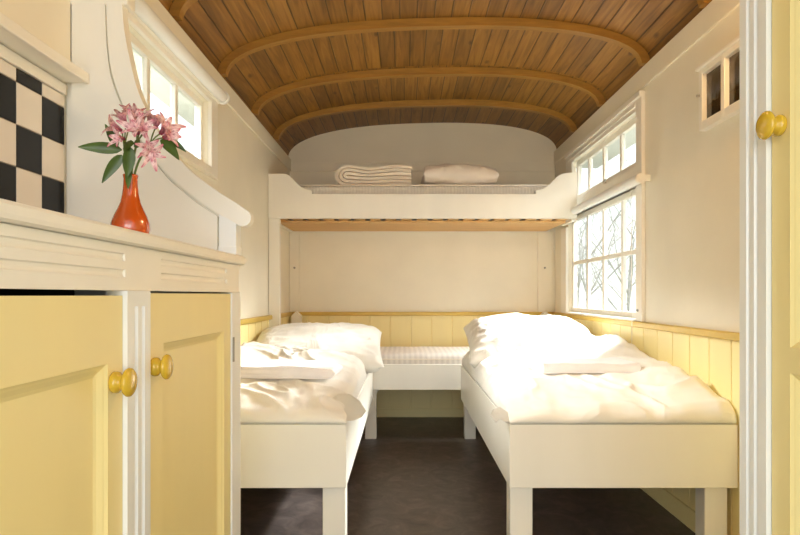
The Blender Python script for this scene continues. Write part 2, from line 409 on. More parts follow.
box(b, cx0, cx1, RWY[0], 4.61, RU[1], 1.095, .004); box(b, cx0-.012, cx1, RWY[0]-.085, 4.78, 1.082, 1.112, .004); box(b, cx0-.006, cx1, RWY[0], 4.70, 1.045, 1.062, .003)
box(b, cx0+.006, XR+.03, RWY[0], RWY[1], RL[1], RU[0], .004)
obj('window_frame', b, 'white', w2)
obj('windowsill', box(BM(), XR-.034, XR+.03, RWY[0], RWY[1], RL[0]-.004, RL[0]+.008, .003), 'white', w2)
sash(w2, 1, XR+.045, RWY[0], RWY[1], RL[0]+.009, RL[1], .034, (3.70, 4.05, 4.40), (.252,))
su = sash(w2, 1, XR+.03, RWY[0], 4.61, RU[0], RU[1], .038, (3.68, 4.0, 4.315), (), name='transom_sash')
b = BM(); box(b, XR-.006, XR+.012, 3.82, 3.92, RU[0]-.012, RU[0]+.003, .003); tube(b, [(XR-.004, 3.87, RU[0]), (XR-.024, 3.87, RU[0]+.004), (XR-.03, 3.81, RU[0]+.012)], .006, 8)
obj('latch', b, 'metal', su, smooth=True)

# outside: eaves, ground, trees
struct('trim_18', box(BM(), XR+.06, XR+.46, Y0, YB+.3, 1.16, 1.19), 'eave', 'pale overhanging eave outside the right window', 'eave')
struct('trim_19', box(BM(), XL-.46, XL-.06, Y0, YB+.3, 1.16, 1.19), 'eave', 'pale overhanging eave outside the left window', 'eave')
struct('ground', box(BM(), -40, 40, -30, 60, FL-.85, FL-.8), 'ground', 'pale grass ground outside the wagon', 'ground')
def tree(x, y, h, seed, label):
    rnd = random.Random(seed); b = BM()
    def grow(p, d, ln, r, lev):
        pts = [p]; q = p
        for i in range(4):
            d = (d + Vector((rnd.uniform(-.16,.16), rnd.uniform(-.16,.16), .05))).normalized(); q = q + d*ln/4; pts.append(q)
        tube(b, pts, [r*(1-.45*i/4) for i in range(5)], 6 if lev < 2 else 4)
        if lev < 5:
            for k in range((4 if lev < 3 else 3) if lev else 7):
                s = rnd.choice(pts[1:]); a = rnd.uniform(0, 2*PI)
                nd = (d*.6 + Vector((math.cos(a), math.sin(a), rnd.uniform(.0,.7)))*.8).normalized()
                grow(s, nd, ln*rnd.uniform(.5,.68), r*.42, lev+1)
    grow(Vector((x, y, FL-.8)), Vector((0,0,1)), h*.42, h*.006, 0)
    tag(obj('bare_tree', b, 'bark', smooth='all', origin=(x, y, FL-.8)), label, 'tree', 'bare trees outside the window')
tree(4.6, 14.5, 8.6, 1, 'pale bare twiggy tree seen through the middle of the lower right window')
tree(7.4, 20.0, 9.0, 2, 'pale bare twiggy tree outside, nearest the roller end of the right window')
tree(13.5, 36.0, 11.0, 11, 'farthest pale bare tree behind the others outside the right window')
tree(8.2, 28.5, 10.6, 5, 'pale bare twiggy tree outside, nearest the bunk end of the right window')

# ================================================================== BEDS
FZ, RAILT, RAILB = 2.335, -.505, -.752
def bed(label, xi, xw, s):
    """xi: aisle side, xw: wall side; s=+1 when the wall is to the right"""
    t = thing('bed', label, 'bed', ((xi+xw)/2, 3.35, FL))
    lo, hi = sorted((xi, xw))
    obj('front_board', box(BM(), lo, hi, FZ, FZ+.028, RAILB, RAILT, .003), 'white', t)
    obj('side_rail', box(BM(), xi, xi+s*.026, FZ+.029, 4.335, RAILB, RAILT, .003), 'white', t)
    obj('side_rail', box(BM(), xw-s*.026, xw, FZ+.029, 4.335, RAILB, RAILT, .003), 'white', t)
    obj('slat_base', box(BM(), lo+.03, hi-.03, FZ+.03, 4.33, RAILT-.10, RAILT-.075), 'bwood', t)
    for xa, ya in ((xi+s*.006, FZ+.004), (xw-s*.115, FZ+.004)):
        b = BM(); box(b, xa, xa+s*.09, ya+.025, ya+.105, FL, RAILB-.001, .004)
        obj('leg', b, 'white', t)
    return t
bed('cream painted wooden bed frame along the left wall', -.225, XL+.03, -1)
bed('cream painted wooden bed frame along the right wall under the window', .411, XR-TK-.002, 1)
# cross bed at the end wall
t = thing('cross_bed', 'low cream painted bed frame across the end wall between the side beds', 'bed', (.12, 4.75, FL))
obj('front_board', box(BM(), XL+.03, XR-.03, 4.36, 4.388, -.69, RAILT, .003), 'white', t)
obj('slat_base', box(BM(), XL+.04, XR-.04, 4.39, 5.15, -.62, -.585), 'bwood', t)
for x in (-.285, .443):
    b = BM(); box(b, x, x+.082, 4.37+.02, 4.37+.10, FL, -.691, .004)
    xs = x+.082 if x < 0 else x; sg = 1 if x < 0 else -1
    prism(b, [(xs, -.691), (xs+sg*.035, -.691), (xs+sg*.012, -.703), (xs, -.728)], 'Y', 4.395, 4.42)
    obj('leg', b, 'white', t)
for x0, x1 in ((XL+.036, XL+.036+.078), (1.165, 1.245)):
    xm = (x0+x1)/2
    obj('corner_post', prism(BM(), [(x0, FL), (x1, FL), (x1, -.175), (xm, -.138), (x0, -.175)], 'Y', YB-.115, YB-.04), 'white', t)
def soft_slab(x0, x1, y0, y1, z0, z1, r=.03, n=(60,30), amp=.004, sc=9, seedv=0):
    """closed rounded slab with slightly uneven faces"""
    b = BM()
    bmesh.ops.create_cube(b, size=1); bmesh.ops.scale(b, vec=(x1-x0, y1-y0, z1-z0), verts=b.verts)
    bmesh.ops.translate(b, vec=((x0+x1)/2, (y0+y1)/2, (z0+z1)/2), verts=b.verts)
    bmesh.ops.bevel(b, geom=list(b.edges), offset=r, segments=4, affect='EDGES', profile=.5)
    long = [e for e in b.edges if e.calc_length() > .08]
    bmesh.ops.subdivide_edges(b, edges=long, cuts=14, use_grid_fill=True)
    for v in b.verts:
        q = v.co*sc + Vector((seedv, 0, 0)); v.co += Vector((noise.noise(q), noise.noise(q+Vector((7,0,0))), noise.noise(q+Vector((0,9,0)))))*amp
    return b
m = thing('mattress', 'grey quilted mattress of the cross bed by the end wall', 'mattress', (.12, 4.75, -.58))
obj('cover', soft_slab(-.64, .86, 4.40, 5.06, -.582, -.432, .03, amp=.004), 'tick2', m, smooth='all')
obj('piping', box(BM(), -.64, .86, 4.394, 4.40, -.474, -.468, .002), 'quilt', m)
for lab, x0, x1, lx in (('thin mattress under the duvet of the bed along the left wall', XL+.06, -.26, -.6), ('thin mattress under the duvet of the bed along the right wall', .445, XR-.06, .85)):
    tag(obj('mattress', soft_slab(x0, x1, FZ+.05, 4.30, RAILT-.074, RAILT-.012, .02, amp=.001), 'tick2', smooth='all'), lab, 'mattress')

# pillows ---------------------------------------------------------------
def pillow(name, label, c, w, d, h, rotz, tilt, sd, cat='pillow', mat='linen', pinch=.12, roll=0, wr=1.0, group=None, pw=.52):
    b = BM(); n = 44; top = []; bot = []
    R = Matrix.Translation(Vector(c)) @ Matrix.Rotation(rotz, 4, 'Z') @ Matrix.Rotation(tilt, 4, 'X') @ Matrix.Rotation(roll, 4, 'Y')
    for sgn, G in ((1, top), (-1, bot)):
        for j in range(n+1):
            row = []
            for i in range(n+1):
                u = -1+2*i/n; v = -1+2*j/n
                u = math.sin(u*PI/2)*.5+u*.5; v = math.sin(v*PI/2)*.5+v*.5
                x = w/2*u*(1-pinch*(1-v*v)*abs(u)**3*.35); y = d/2*v*(1-pinch*(1-u*u)*abs(v)**3*.35)
                th = (max(0, 1-abs(u)**3.2)*max(0, 1-abs(v)**3.2))**pw
                z = sgn*h/2*th*(1 if sgn > 0 else .8)
                rim = 1-th
                wk = noise.noise(Vector((u*3+sd, v*3, sd)))*.016 + (1-abs(noise.noise(Vector((u*3+v*2.2+sd*3, v*4-u*2, sd)))))**5*.020*(.35+rim)
                row.append(b.verts.new(R @ Vector((x, y, z + sgn*wk*wr*min(1, th*2.5)))) if sgn > 0 or (0 < i < n and 0 < j < n) else None)
            G.append(row)
    for i in range(n+1):
        for j in range(n+1):
            if bot[j][i] is None: bot[j][i] = top[j][i]
    for j in range(n):
        for i in range(n):
            b.faces.new((top[j][i], top[j][i+1], top[j+1][i+1], top[j+1][i]))
            b.faces.new((bot[j][i], bot[j+1][i], bot[j+1][i+1], bot[j][i+1]))
    b.normal_update(); PRESS.append(BVHTree.FromBMesh(b))
    return tag(obj(name, b, mat, smooth='all', origin=(c[0], c[1], c[2]-h/2)), label, cat, group)
pillow('pillow', 'plump cream pillow at the head of the left bed', (-.555, 3.86, -.345), .84, .70, .225, .06, .24, 2.2)
pillow('pillow', 'large puffed white pillow at the head of the right bed by the window', (.815, 3.85, -.318), .83, .80, .31, -.05, .21, 6.4)

# folded towels -----------------------------------------------------------
def folded(name, label, x0, x1, y0, y1, z0, layers, th, cat, mat, rot=0, fold_left=True, sd=0, grp=None, sag=.006, gap=.95):
    """cloth folded over: nested U-shaped sheets, the fold on one side, swept front to back"""
    b = BM(); cx, cy = (x0+x1)/2, (y0+y1)/2; Ht = layers*2*th
    for k in range(layers):
        hh = Ht/2 - k*th - th*.06; hi = hh - th*gap; zc = z0 + Ht/2
        line_o, line_i = [], []
        xe = x1 - .012*k*random.uniform(.2,1); xf = x0 + Ht/2
        for t in range(9):
            a = t/8; line_o.append((xe + (xf-xe)*a, zc+hh)); line_i.append((xe + (xf-xe)*a, zc+hi))
        for t in range(1, 10):
            a = PI/2 + PI*t/10; line_o.append((xf + hh*1.15*math.cos(a), zc + hh*math.sin(a))); line_i.append((xf + hi*1.15*math.cos(a), zc + hi*math.sin(a)))
        for t in range(9):
            a = t/8; line_o.append((xf + (xe-xf)*a, zc-hh)); line_i.append((xf + (xe-xf)*a, zc-hi))
        ny = 10
        for j in range(ny):
            ribbon(b, line_i, line_o, 'Y', y0+(y1-y0)*j/ny, y0+(y1-y0)*(j+1)/ny)
    bmesh.ops.remove_doubles(b, verts=b.verts, dist=.0002)
    # drop the inner cross walls between strips
    for v in b.verts:
        t = max(0, min(1, (v.co.z-z0)/max(Ht, .001)))
        v.co.z += t*(sag*2*noise.noise(Vector((v.co.x*6+sd, v.co.y*6, sd))) - sag*abs((v.co.x-cx)/(x1-x0)))
        v.co.y += .008*noise.noise(Vector((v.co.x*5, v.co.z*30, sd+4)))
        if not fold_left: v.co.x = 2*cx - v.co.x
    bmesh.ops.rotate(b, verts=b.verts, cent=(cx, cy, 0), matrix=Matrix.Rotation(rot, 3, 'Z'))
    PRESS.append(BVHTree.FromBMesh(b))
    return tag(obj(name, b, mat, smooth=True, origin=(cx, cy, z0)), label, cat, grp)
folded('folded_towel', 'white folded towel lying on the left bed', -.74, -.30, 2.62, 2.90, -.366, 2, .012, 'towel', 'towel', -.03, False, 1.0, sag=.014)
folded('folded_towel', 'white folded towel lying on the right bed', .62, 1.07, 2.72, 2.98, -.356, 2, .012, 'towel', 'towel', .05, False, 2.0, sag=.014)

# duvets ---------------------------------------------------------------
GP = [(0,.004),(.012,.03),(.035,.058),(.09,.085),(.2,.112),(.34,.132),(.6,.152),(1.0,.172),(2,.18)]
HP = [(0,.12),(.012,.42),(.035,.62),(.08,.78),(.16,.9),(.3,1),(2,1)]
def sstep(a, b, x):
    t = max(0, min(1, (x-a)/(b-a))); return t*t*(3-2*t)
def fold(x, y, sd):
    q = Vector((x*3.1+sd, y*1.7, sd)); w = noise.noise(q)*1.3
    n1 = noise.noise(Vector((x*7+w*2+sd, y*5.0-w, sd*2)))
    r1 = 1-abs(noise.noise(Vector((x*5+w*1.6+y*5, y*3-x*2+sd, sd*3))))*2.2
    return .014*n1 + .030*max(0, r1)**2.6 + .008*noise.noise(Vector((x*22+w*4, y*14, sd)))
def duvet(name, label, xi, xw, s, y1, sd, extra, fa=1.0):
    b = BM(); nx, ny = 96, 170; W = abs(xw-xi)
    rows = []
    for j in range(ny+1):
        v = j/ny; v = v*v*.35+v*.65; y = FZ-.004 + (y1-FZ+.004)*v; row = []
        for i in range(nx+1):
            u = i/nx; u = u*u*.3+u*.7; dx = u*W; x = xi + s*dx
            dy = y-FZ+.004
            h = interp(dy, GP)*interp(dx, HP)
            h += (.035*sstep(.55, .8, dx) + extra(x, y))*min(1, h/.1)
            dw = W-dx; h *= .72+.28*sstep(0, .07, dw)
            de = y1-y; h *= .55+.45*sstep(0, .12, de)
            fd = fa*fold(x, y, sd)*min(1, h/.07)
            bulge = -s*.016*sstep(0, .02, dx)*(1-sstep(.02, .08, dx))*(.6+noise.noise(Vector((y*5, sd, 0)))) - 0
            ff = -.014*(1-sstep(.02,.07,dy))*sstep(0,.012,dy)*(.6+noise.noise(Vector((x*7, sd, 3))))
            z = RAILT+.0015+h+fd
            for T in PRESS:
                q = T.ray_cast(Vector((x+bulge, y+ff, -.9)), Vector((0,0,1)))
                if q[0] is not None: z = min(z, max(RAILT+.004, q[0].z-.004))
            row.append(b.verts.new((x+bulge, y+ff, z)))
        rows.append(row)
    for j in range(ny):
        for i in range(nx): b.faces.new((rows[j][i], rows[j][i+1], rows[j+1][i+1], rows[j+1][i]))
    # closed underside
    rim = [rows[0][i] for i in range(nx+1)] + [rows[j][nx] for j in range(1, ny+1)] + [rows[ny][i] for i in range(nx-1, -1, -1)] + [rows[j][0] for j in range(ny-1, 0, -1)]
    low = [b.verts.new((v.co.x*.98+.02*(xi+xw)/2, v.co.y*.98+.02*3.3, RAILT+.0012)) for v in rim]; n = len(rim)
    for i in range(n): b.faces.new((rim[i], rim[(i+1)%n], low[(i+1)%n], low[i]))
    b.faces.new(low)
    o = obj(name, b, 'linen', smooth='all', origin=((xi+xw)/2, 3.3, RAILT)); return tag(o, label, 'duvet')
dl = duvet('duvet', 'cream crumpled duvet spread on the left bed', -.222, XL+.036, -1, 4.22, 3.3,
           lambda x, y: .02*sstep(-.5,-.9,x) + .02*math.exp(-((y-3.25)/.22)**2), .7)
dr = duvet('duvet', 'cream crumpled duvet spread on the right bed under the window', .408, XR-.018, 1, 4.26, 8.1,
           lambda x, y: .05*math.exp(-((y-3.45)/.3)**2)*sstep(.5,.8,x)+.03*math.exp(-((y-3.62)/.12)**2-((x-1.05)/.12)**2), .55)
def flap(parent, pts, mid, name='corner_flap'):
    """small turned corner of cloth: a bulged sheet with thickness"""
    b = BM(); P = [Vector(p) for p in pts]; n = len(P); mid = Vector(mid); rings = []
    for k in range(6):
        t = k/5; rings.append([b.verts.new(mid.lerp(p, t) if k else mid + (p-mid)*.02) for p in P])
        for v, p in zip(rings[-1], P):
            c = sum(P, Vector())/n; v.co = c.lerp(p, t if k else .02) + (mid-c)*(1-t*t)
    for a, c in zip(rings, rings[1:]):
        for i in range(n): b.faces.new((a[i], a[(i+1)%n], c[(i+1)%n], c[i]))
    b.faces.new(rings[0])
    bmesh.ops.solidify(b, geom=list(b.faces), thickness=.006)
    return obj(name, b, 'linen', parent, smooth='all')
def ring_px(lst): return [at(x, y, Y) for x, y, Y in lst]
_rl = ring_px([(322,404,2.42),(338,394,2.46),(350,394,2.45),(360,401,2.42),(366,411,2.39),(362,417,2.36),(354,420.5,2.34),(342,422,2.335),(328,422,2.335)])
flap(dl, _rl, at(346,408,2.395))
_rr = ring_px([(493,409,2.44),(500,407,2.43),(508,412,2.40),(513,421,2.34),(506,422.5,2.32),(500,419,2.33),(496,423,2.32),(490,415,2.37)])
flap(dr, _rr, at(501,414,2.385))

# ================================================================== BUNK
t = thing('bunk_bed', 'cream painted bunk shelf spanning the wagon above the end beds', 'bunk bed', (.12, 4.75, .55))
bx0, bx1, by = XL+.004, 1.257, 4.36
Sl = spline([(-.862,.881),(-.835,.868),(-.80,.835),(-.762,.797),(-.722,.772),(-.69,.764),(-.672,.757),(-.668,.734)], 6)
Sr = [(1.150-(p[0]+.862)*1.0, p[1]) for p in Sl]
prof = [(bx0, .557), (bx1, .557), (bx1, .896)] + Sr + Sl[::-1] + [(bx0, .881)]
obj('front_board', prism(BM(), prof, 'Y', by, by+.028), 'white', t)
for k in range(19):
    x = bx0 + .034 + k*.1165
    obj('slat', box(BM(), x, min(x+.078, bx1-.034), by+.03, 5.17, .563, .580, .003), 'bwood', t)
b = BM(); box(b, bx0+.035, bx1-.035, 4.53, 5.16, .547, .562, .003)
obj('support_board', b, 'bwood', t)
obj('back_rail', box(BM(), bx0, bx1, 5.172, 5.198, .545, .66, .003), 'white', t)
obj('side_cleat', box(BM(), bx0, bx0+.03, by+.03, 5.17, .540, .584, .003), 'white', t)
obj('side_cleat', box(BM(), bx1-.03, bx1, by+.03, 4.70, .540, .584, .003), 'white', t)
b = BM(); box(b, bx0, bx0+.082, by+.004, by+.05, WZ-.3, .556, .004); obj('post', b, 'white', t)
for x in (XL+.045, 1.215):
    b = BM(); lathe(b, [(0,.0),(.009,.002),(.009,.012),(.004,.02),(0,.021)], 10, Matrix.Translation((x, YB-.02, .235)) @ Matrix.Rotation(PI/2, 4, 'X'))
    tag(obj('coat_hook', b, 'metal', smooth=True), 'tiny dark hook on the batten in the far %s corner under the bunk' % ('left' if x < 0 else 'right'), 'hook')
m = thing('mattress', 'grey thin mattress lying in the bunk above', 'mattress', (.12, 4.75, .582))
obj('cover', soft_slab(XL+.05, 1.20, 4.40, 5.12, .582, .803, .025, amp=.003, sc=7), 'tick', m, smooth='all')
obj('piping', tube(BM(), [(-.80, 4.40, .803), (0, 4.395, .805), (1.1, 4.40, .803)], .006, 6), 'quilt', m, smooth='all')
# bedding on the bunk
folded('folded_quilt', 'cream folded quilt with visible layers on the bunk', -.50, .06, 4.45, 4.85, .806, 3, .026, 'quilt', 'quilt', 0, True, 5.0, sag=.014, gap=.80)
b = BM()
pillow('folded_duvet', 'puffed off-white folded duvet lying on the bunk beside the layered quilt', (.42, 4.66, .891), .56, .46, .17, .02, 0, 9.7, 'duvet', 'pillow2', .03, .02, 1.2, pw=.3)

# ================================================================== KITCHEN CABINET (left foreground)
FX = -.49
def xprism(bm, prof, z0, z1): return prism(bm, prof, 'Z', z0, z1)
def groove(a, w=.014, d=.005): return [(a-w/2, 0), (a-w*.34, -d*.75), (a, -d), (a+w*.34, -d*.75), (a+w/2, 0)]
def door(root, c, s, y0, y1, z0, z1, opens, mat, knob, swing=0):
    """framed door, face at x=c facing s; opens = recessed panels (ya, yb, za, zb)"""
    T, D, MW = .024, .014, .021
    b = BM()
    ya = min(o[0] for o in opens); yb = max(o[1] for o in opens)
    box(b, c-s*T, c, y0, ya, z0, z1); box(b, c-s*T, c, yb, y1, z0, z1)
    zz = [z0]
    for o in sorted(opens, key=lambda o: o[2]): zz += [o[2], o[3]]
    zz.append(z1)
    for k in range(0, len(zz), 2): box(b, c-s*T, c, ya, yb, zz[k], zz[k+1])
    d = obj('door', b, mat, root)
    for o in opens:
        b = BM(); f = c; g = c-s*D
        def ring(x, i): return [b.verts.new(p) for p in ((x, o[0]+i, o[2]+i), (x, o[1]-i, o[2]+i), (x, o[1]-i, o[3]-i), (x, o[0]+i, o[3]-i))]
        rs = [ring(f-s*.0008, 0), ring(f-s*.004, .004), ring(f-s*.0055, .007), ring(f-s*.0115, MW*.72), ring(g, MW)]
        for r1, r2 in zip(rs, rs[1:]):
            for k in range(4): b.faces.new((r1[k], r1[(k+1)%4], r2[(k+1)%4], r2[k]))
        b.faces.new(rs[-1])
        obj('panel', b, mat, d)
    ky, kz = knob
    R = Matrix.Translation((c, ky, kz)) @ Matrix.Rotation(s*PI/2, 4, 'Y')
    prof = [(a_, h_*.76) for a_, h_ in [(0,0),(.0165,.0),(.0182,.003),(.0184,.010),(.0175,.014),(.0138,.018),(.0128,.021),(.0135,.0245),(.0175,.0275),(.0225,.031),(.0245,.035),(.0238,.0395),(.0195,.0435),(.012,.046),(0,.047)]]
    obj('knob', lathe(BM(), prof, 32, R), 'knob', d, smooth='all', plabel='round ochre turned wooden knob')
    return d
t = thing('kitchen_cabinet', 'yellow-doored kitchen cabinet with white fluted frame at left foreground', 'cabinet', (-.72, .95, FL))
CT, FB = .088, .008
YE = 1.787
# frieze with sunk flutes (two runs)
b = BM()
runs = [(.20, 1.055), (1.21, 1.66)]
ysplit = [.12, .20, 1.055, 1.21, 1.66, YE-.004]
fl = []
for zc in (.066, .038): fl += [(z, d) for z, d in groove(zc)[::-1]]
flat = [(FX, CT), (FX, FB), (FX-.03, FB), (FX-.03, CT)]
for a, c in zip(ysplit, ysplit[1:]):
    if (a, c) in runs:
        pr = [(FX, CT)] + [(FX+d, z) for z, d in fl] + [(FX, FB), (FX-.03, FB), (FX-.03, CT)]
    else: pr = flat
    prism(b, pr, 'Y', a, c)
obj('frieze_board', b, 'white', t)
def pilaster(root, c, s, y0, y1, z0, z1, ztop, mat, n=2):
    """fluted flat pilaster facing s"""
    w = y1-y0; pr = [(y0, 0)]
    for k in range(n):
        a = y0 + w*(.5 + (k-(n-1)/2)*.30 if n == 2 else .5 + (k-(n-1)/2)*.25); pr += groove(a, w*.17, .006)
    pr += [(y1, 0)]
    b = BM(); P = .008
    prism(b, [(c+s*(P+d), y) for y, d in pr] + [(c-s*.03, y1), (c-s*.03, y0)], 'Z', z0, ztop)
    if ztop < z1: prism(b, [(c+s*P, y0), (c+s*P, y1), (c-s*.03, y1), (c-s*.03, y0)], 'Z', ztop, z1)
    return obj('pilaster', b, mat, root)
pilaster(t, FX, 1, 1.046, 1.141, FL+.08, FB-.0005, -.02, 'trimw')
pilaster(t, FX, 1, .40, .49, FL+.08, FB-.0005, -.02, 'trimw')
b = BM(); box(b, FX-.03, FX+.004, 1.698, YE, FL+.08, FB-.0005, .003)
obj('end_stile', b, 'trimw', t)
door(t, FX, 1, .495, 1.0445, FL+.09, -.001, [(.565, .992, FL+.17, -.114)], 'yellow', (1.010, -.147))
door(t, FX, 1, 1.1425, 1.694, FL+.09, .0035, [(1.222, 1.634, FL+.17, -.098)], 'yellow', (1.170, -.140))
b = BM(); box(b, XL+.02, FX-.031, YE-.022, YE-.002, FL, CT, .002); obj('side_panel', b, 'white', t)
b = BM(); box(b, XL+.02, FX-.031, .12, .14, FL, CT, .002); obj('side_panel', b, 'white', t)
obj('back_panel', box(BM(), XL+.002, XL+.018, .12, YE-.002, FL, CT), 'dark', t)
obj('shelf', box(BM(), XL+.03, FX-.05, .15, YE-.03, FL+.09, FL+.11), 'dark', t)
obj('shelf', box(BM(), XL+.03, FX-.05, .15, YE-.03, -.35, -.33), 'dark', t)
obj('plinth', box(BM(), FX-.05, FX-.03, .15, YE-.03, FL, FL+.08), 'white', t)
obj('hinge', box(BM(), FX+.004, FX+.007, 1.700, 1.712, -.19, -.12, .001), 'metal', t)
# worktop
b = BM()
prism(b, [(XL+.005, CT+.001), (FX+.008, CT+.001), (FX+.0145, CT+.004), (FX+.0165, CT+.010), (FX+.0165, CT+.021), (FX+.0135, CT+.026), (FX+.006, CT+.028), (XL+.005, CT+.028)], 'Y', .10, 1.795)
CTT = CT+.028
tag(obj('worktop', b, 'white'), 'cream painted kitchen worktop on the yellow-doored cabinet', 'worktop')
# scroll-topped partition at the end of the worktop
t = thing('partition', 'cream partition with a sweeping curved capping at the end of the worktop', 'partition', (-.75, 1.76, CTT))
YP = 1.742
def pz(p): return ((p[0]-404)*YP/600, (295-p[1])*YP/600)
inner = spline([pz(p) for p in ((107.3,3),(108,28),(110,55),(114,78),(125,107),(139,134),(156,159.5),(171,177.5),(188,192.5),(203,204),(220,214.6),(231,220.5),(240,226))], 6)
outer = spline([pz(p) for p in ((123,3),(124.5,25),(129,52),(136.7,84.6),(145,106),(158,131),(178,157),(192,172),(206,183),(217,191),(228,198),(237,203.5),(246,210))], 6)
obj('panel', prism(BM(), [(XL+.002, CTT), (pz((221,0))[0], CTT), (pz((221,0))[0], pz((0,214))[1])] + inner[:-12][::-1] + [(XL+.002, inner[0][1])], 'Y', YP+.014, YP+.034), 'white', t)
obj('face_panel', prism(BM(), [(XL+.026, CTT), (pz((217.5,0))[0], CTT), (pz((217.5,0))[0], pz((0,216.5))[1])] + [(p[0]-.006, p[1]-.005) for p in inner[:-12][::-1]] + [(XL+.026, inner[0][1])], 'Y', YP-.002, YP+.0138), 'white', t)
b = BM(); ribbon(b, inner, outer, 'Y', YP-.006, YP+.030)
# rounded nose of the capping
i, o = inner[-1], outer[-1]; mx, mz = (i[0]+o[0])/2, (i[1]+o[1])/2; r = math.dist(i, o)/2
a0 = math.atan2(i[1]-mz, i[0]-mx)
prism(b, [(mx+r*math.cos(a0+PI*k/10), mz+r*math.sin(a0+PI*k/10)) for k in range(11)], 'Y', YP-.006, YP+.030)
cap = obj('curved_capping', b, 'white', t, smooth=True)
b = BM(); xa, xb = pz((219.5,0))[0], pz((236.5,0))[0]
prism(b, [(xa, CTT+.001), (xb, CTT+.001), (xb, pz((0,223.2))[1]), (xa, pz((0,214.4))[1])], 'Y', YP-.004, YP+.048); 
box(b, xa-.002, xb+.002, YP-.007, YP+.05, CTT+.001, CTT+.026, .002)
obj('newel_post', b, 'trimw', t)
b = BM(); box(b, XL+.003, pz((128,0))[0], YP-.004, YP+.05, .842, .90, .005); obj('top_rail', b, 'white', t)

# tiles, shelf on the kitchen wall
t = thing('tile_splashback', 'black and white chequered tile splashback behind the worktop', 'tiles', (XL, .95, CTT))
TS = .108; ZT = .577
b = BM(); ztops = [ZT, ZT-.036] + [ZT-.036-TS*k for k in range(1, 5)]
for k in range(len(ztops)-1):
    z1_, z0_ = ztops[k], max(ztops[k+1], CTT+.002)
    for j in range(14):
        ya, yb_ = 1.737-TS*(j+1), 1.737-TS*j
        box(b, XL+.002, XL+.008, ya+.0012, yb_-.0012, z0_+.0012, z1_-.0012, .0012, (k+j) % 2)
box(b, XL+.0015, XL+.005, 1.737-TS*14, 1.737, CTT+.001, ZT, 0, 2)
M['tw'] = simple('white_glazed_tile', (228,222,212), .12, .02, 5, coat=.5); M['tb'] = simple('black_glazed_tile', (16,16,19), .25, .1, 5, spec=.25); M['grout'] = simple('grey_grout', (150,140,124), .9)
obj('tiles', b, ['tw', 'tb', 'grout'], t)
obj('edge_strip', box(BM(), XL+.0015, XL+.014, .23, 1.738, ZT+.001, ZT+.032, .003), 'white', t)
b = BM(); box(b, XL, XL+.024, .10, 1.738, .640, 1.08); 
tag(obj('wall_panel', b, 'wall'), 'plain cream wall panel above the kitchen shelf', 'panel', kind='structure')
b = BM(); box(b, XL, -.914, .10, 1.736, .613, .628, .004); box(b, -.922, -.910, .10, 1.736, .610, .640, .004)
tag(obj('wall_shelf', b, 'white'), 'narrow white shelf with a raised lip above the chequered tiles', 'shelf')

# vase and flowers ---------------------------------------------------------
VX, VY = -.622, 1.365
prof = [(0,0),(.024,0),(.028,.002),(.034,.010),(.0395,.022),(.0418,.034),(.0408,.047),(.0358,.062),(.0282,.078),(.0215,.094),(.0178,.112),(.0155,.132),(.0152,.148),(.0162,.154),(.0168,.1565),(.0158,.1575),(.0140,.155),(.0132,.146),(.0135,.12),(0,.118)]
tag(obj('vase', lathe(BM(), prof, 40, Matrix.Translation((VX, VY, CTT))), 'vase', smooth='all', origin=(VX, VY, CTT)), 'glossy orange bottle vase standing on the worktop', 'vase')
def leafmesh(b, base, tip, width, droop=.0, side=Vector((0,-1,0)), n=10):
    base, tip = Vector(base), Vector(tip); d = tip-base; mid = (base+tip)/2 + Vector((0,0,1))*droop
    ctr = bez(base, mid, tip, n); rows = []
    for i, p in enumerate(ctr):
        t = i/(n-1); w = width*math.sin(PI*min(1, t**.75*.97+.015))**.8
        tg = (ctr[min(i+1,n-1)]-ctr[max(i-1,0)]).normalized(); sv = tg.cross(side).normalized(); nv = sv.cross(tg)
        rows.append([b.verts.new(p+sv*w*k - nv*w*.25*abs(k)) for k in (-.5,-.25,0,.25,.5)])
    for a, c in zip(rows, rows[1:]):
        for k in range(4): b.faces.new((a[k], a[k+1], c[k+1], c[k]))
def bloom(bm, c, d, size, sd):
    """six flaring petals around direction d, with uv along the petal"""
    uvl = bm.loops.layers.uv.verify(); rnd = random.Random(sd)
    d = Vector(d).normalized(); a = d.orthogonal().normalized(); e = d.cross(a); c = Vector(c)
    for k in range(6):
        an = 2*PI*k/6 + rnd.uniform(-.15,.15); r = a*math.cos(an)+e*math.sin(an); sv = d.cross(r)
        ln = size*1.15*rnd.uniform(.9,1.1); size_ = size; w = size*(.36 if k % 2 else .27); n = 8; rows = []
        flare = rnd.uniform(.45,.75)
        for i in range(n):
            t = i/(n-1)
            p = c + d*ln*(t*.95-.28*t**3) + r*ln*(flare*t**1.9+.04)
            ww = w*(math.sin(PI*min(1, .12+.82*t**1.1)))**.9
            rows.append([(bm.verts.new(p+sv*ww*q*.5 + r*ww*(-.35+abs(q)*.0+q*q*.3)*.6), (q*.5+.5, t)) for q in (-1,-.5,0,.5,1)])
        for A, B in zip(rows, rows[1:]):
            for q in range(4):
                vs = (A[q], A[q+1], B[q+1], B[q]); f = bm.faces.new([v[0] for v in vs])
                for l, v in zip(f.loops, vs): l[uvl].uv = v[1]
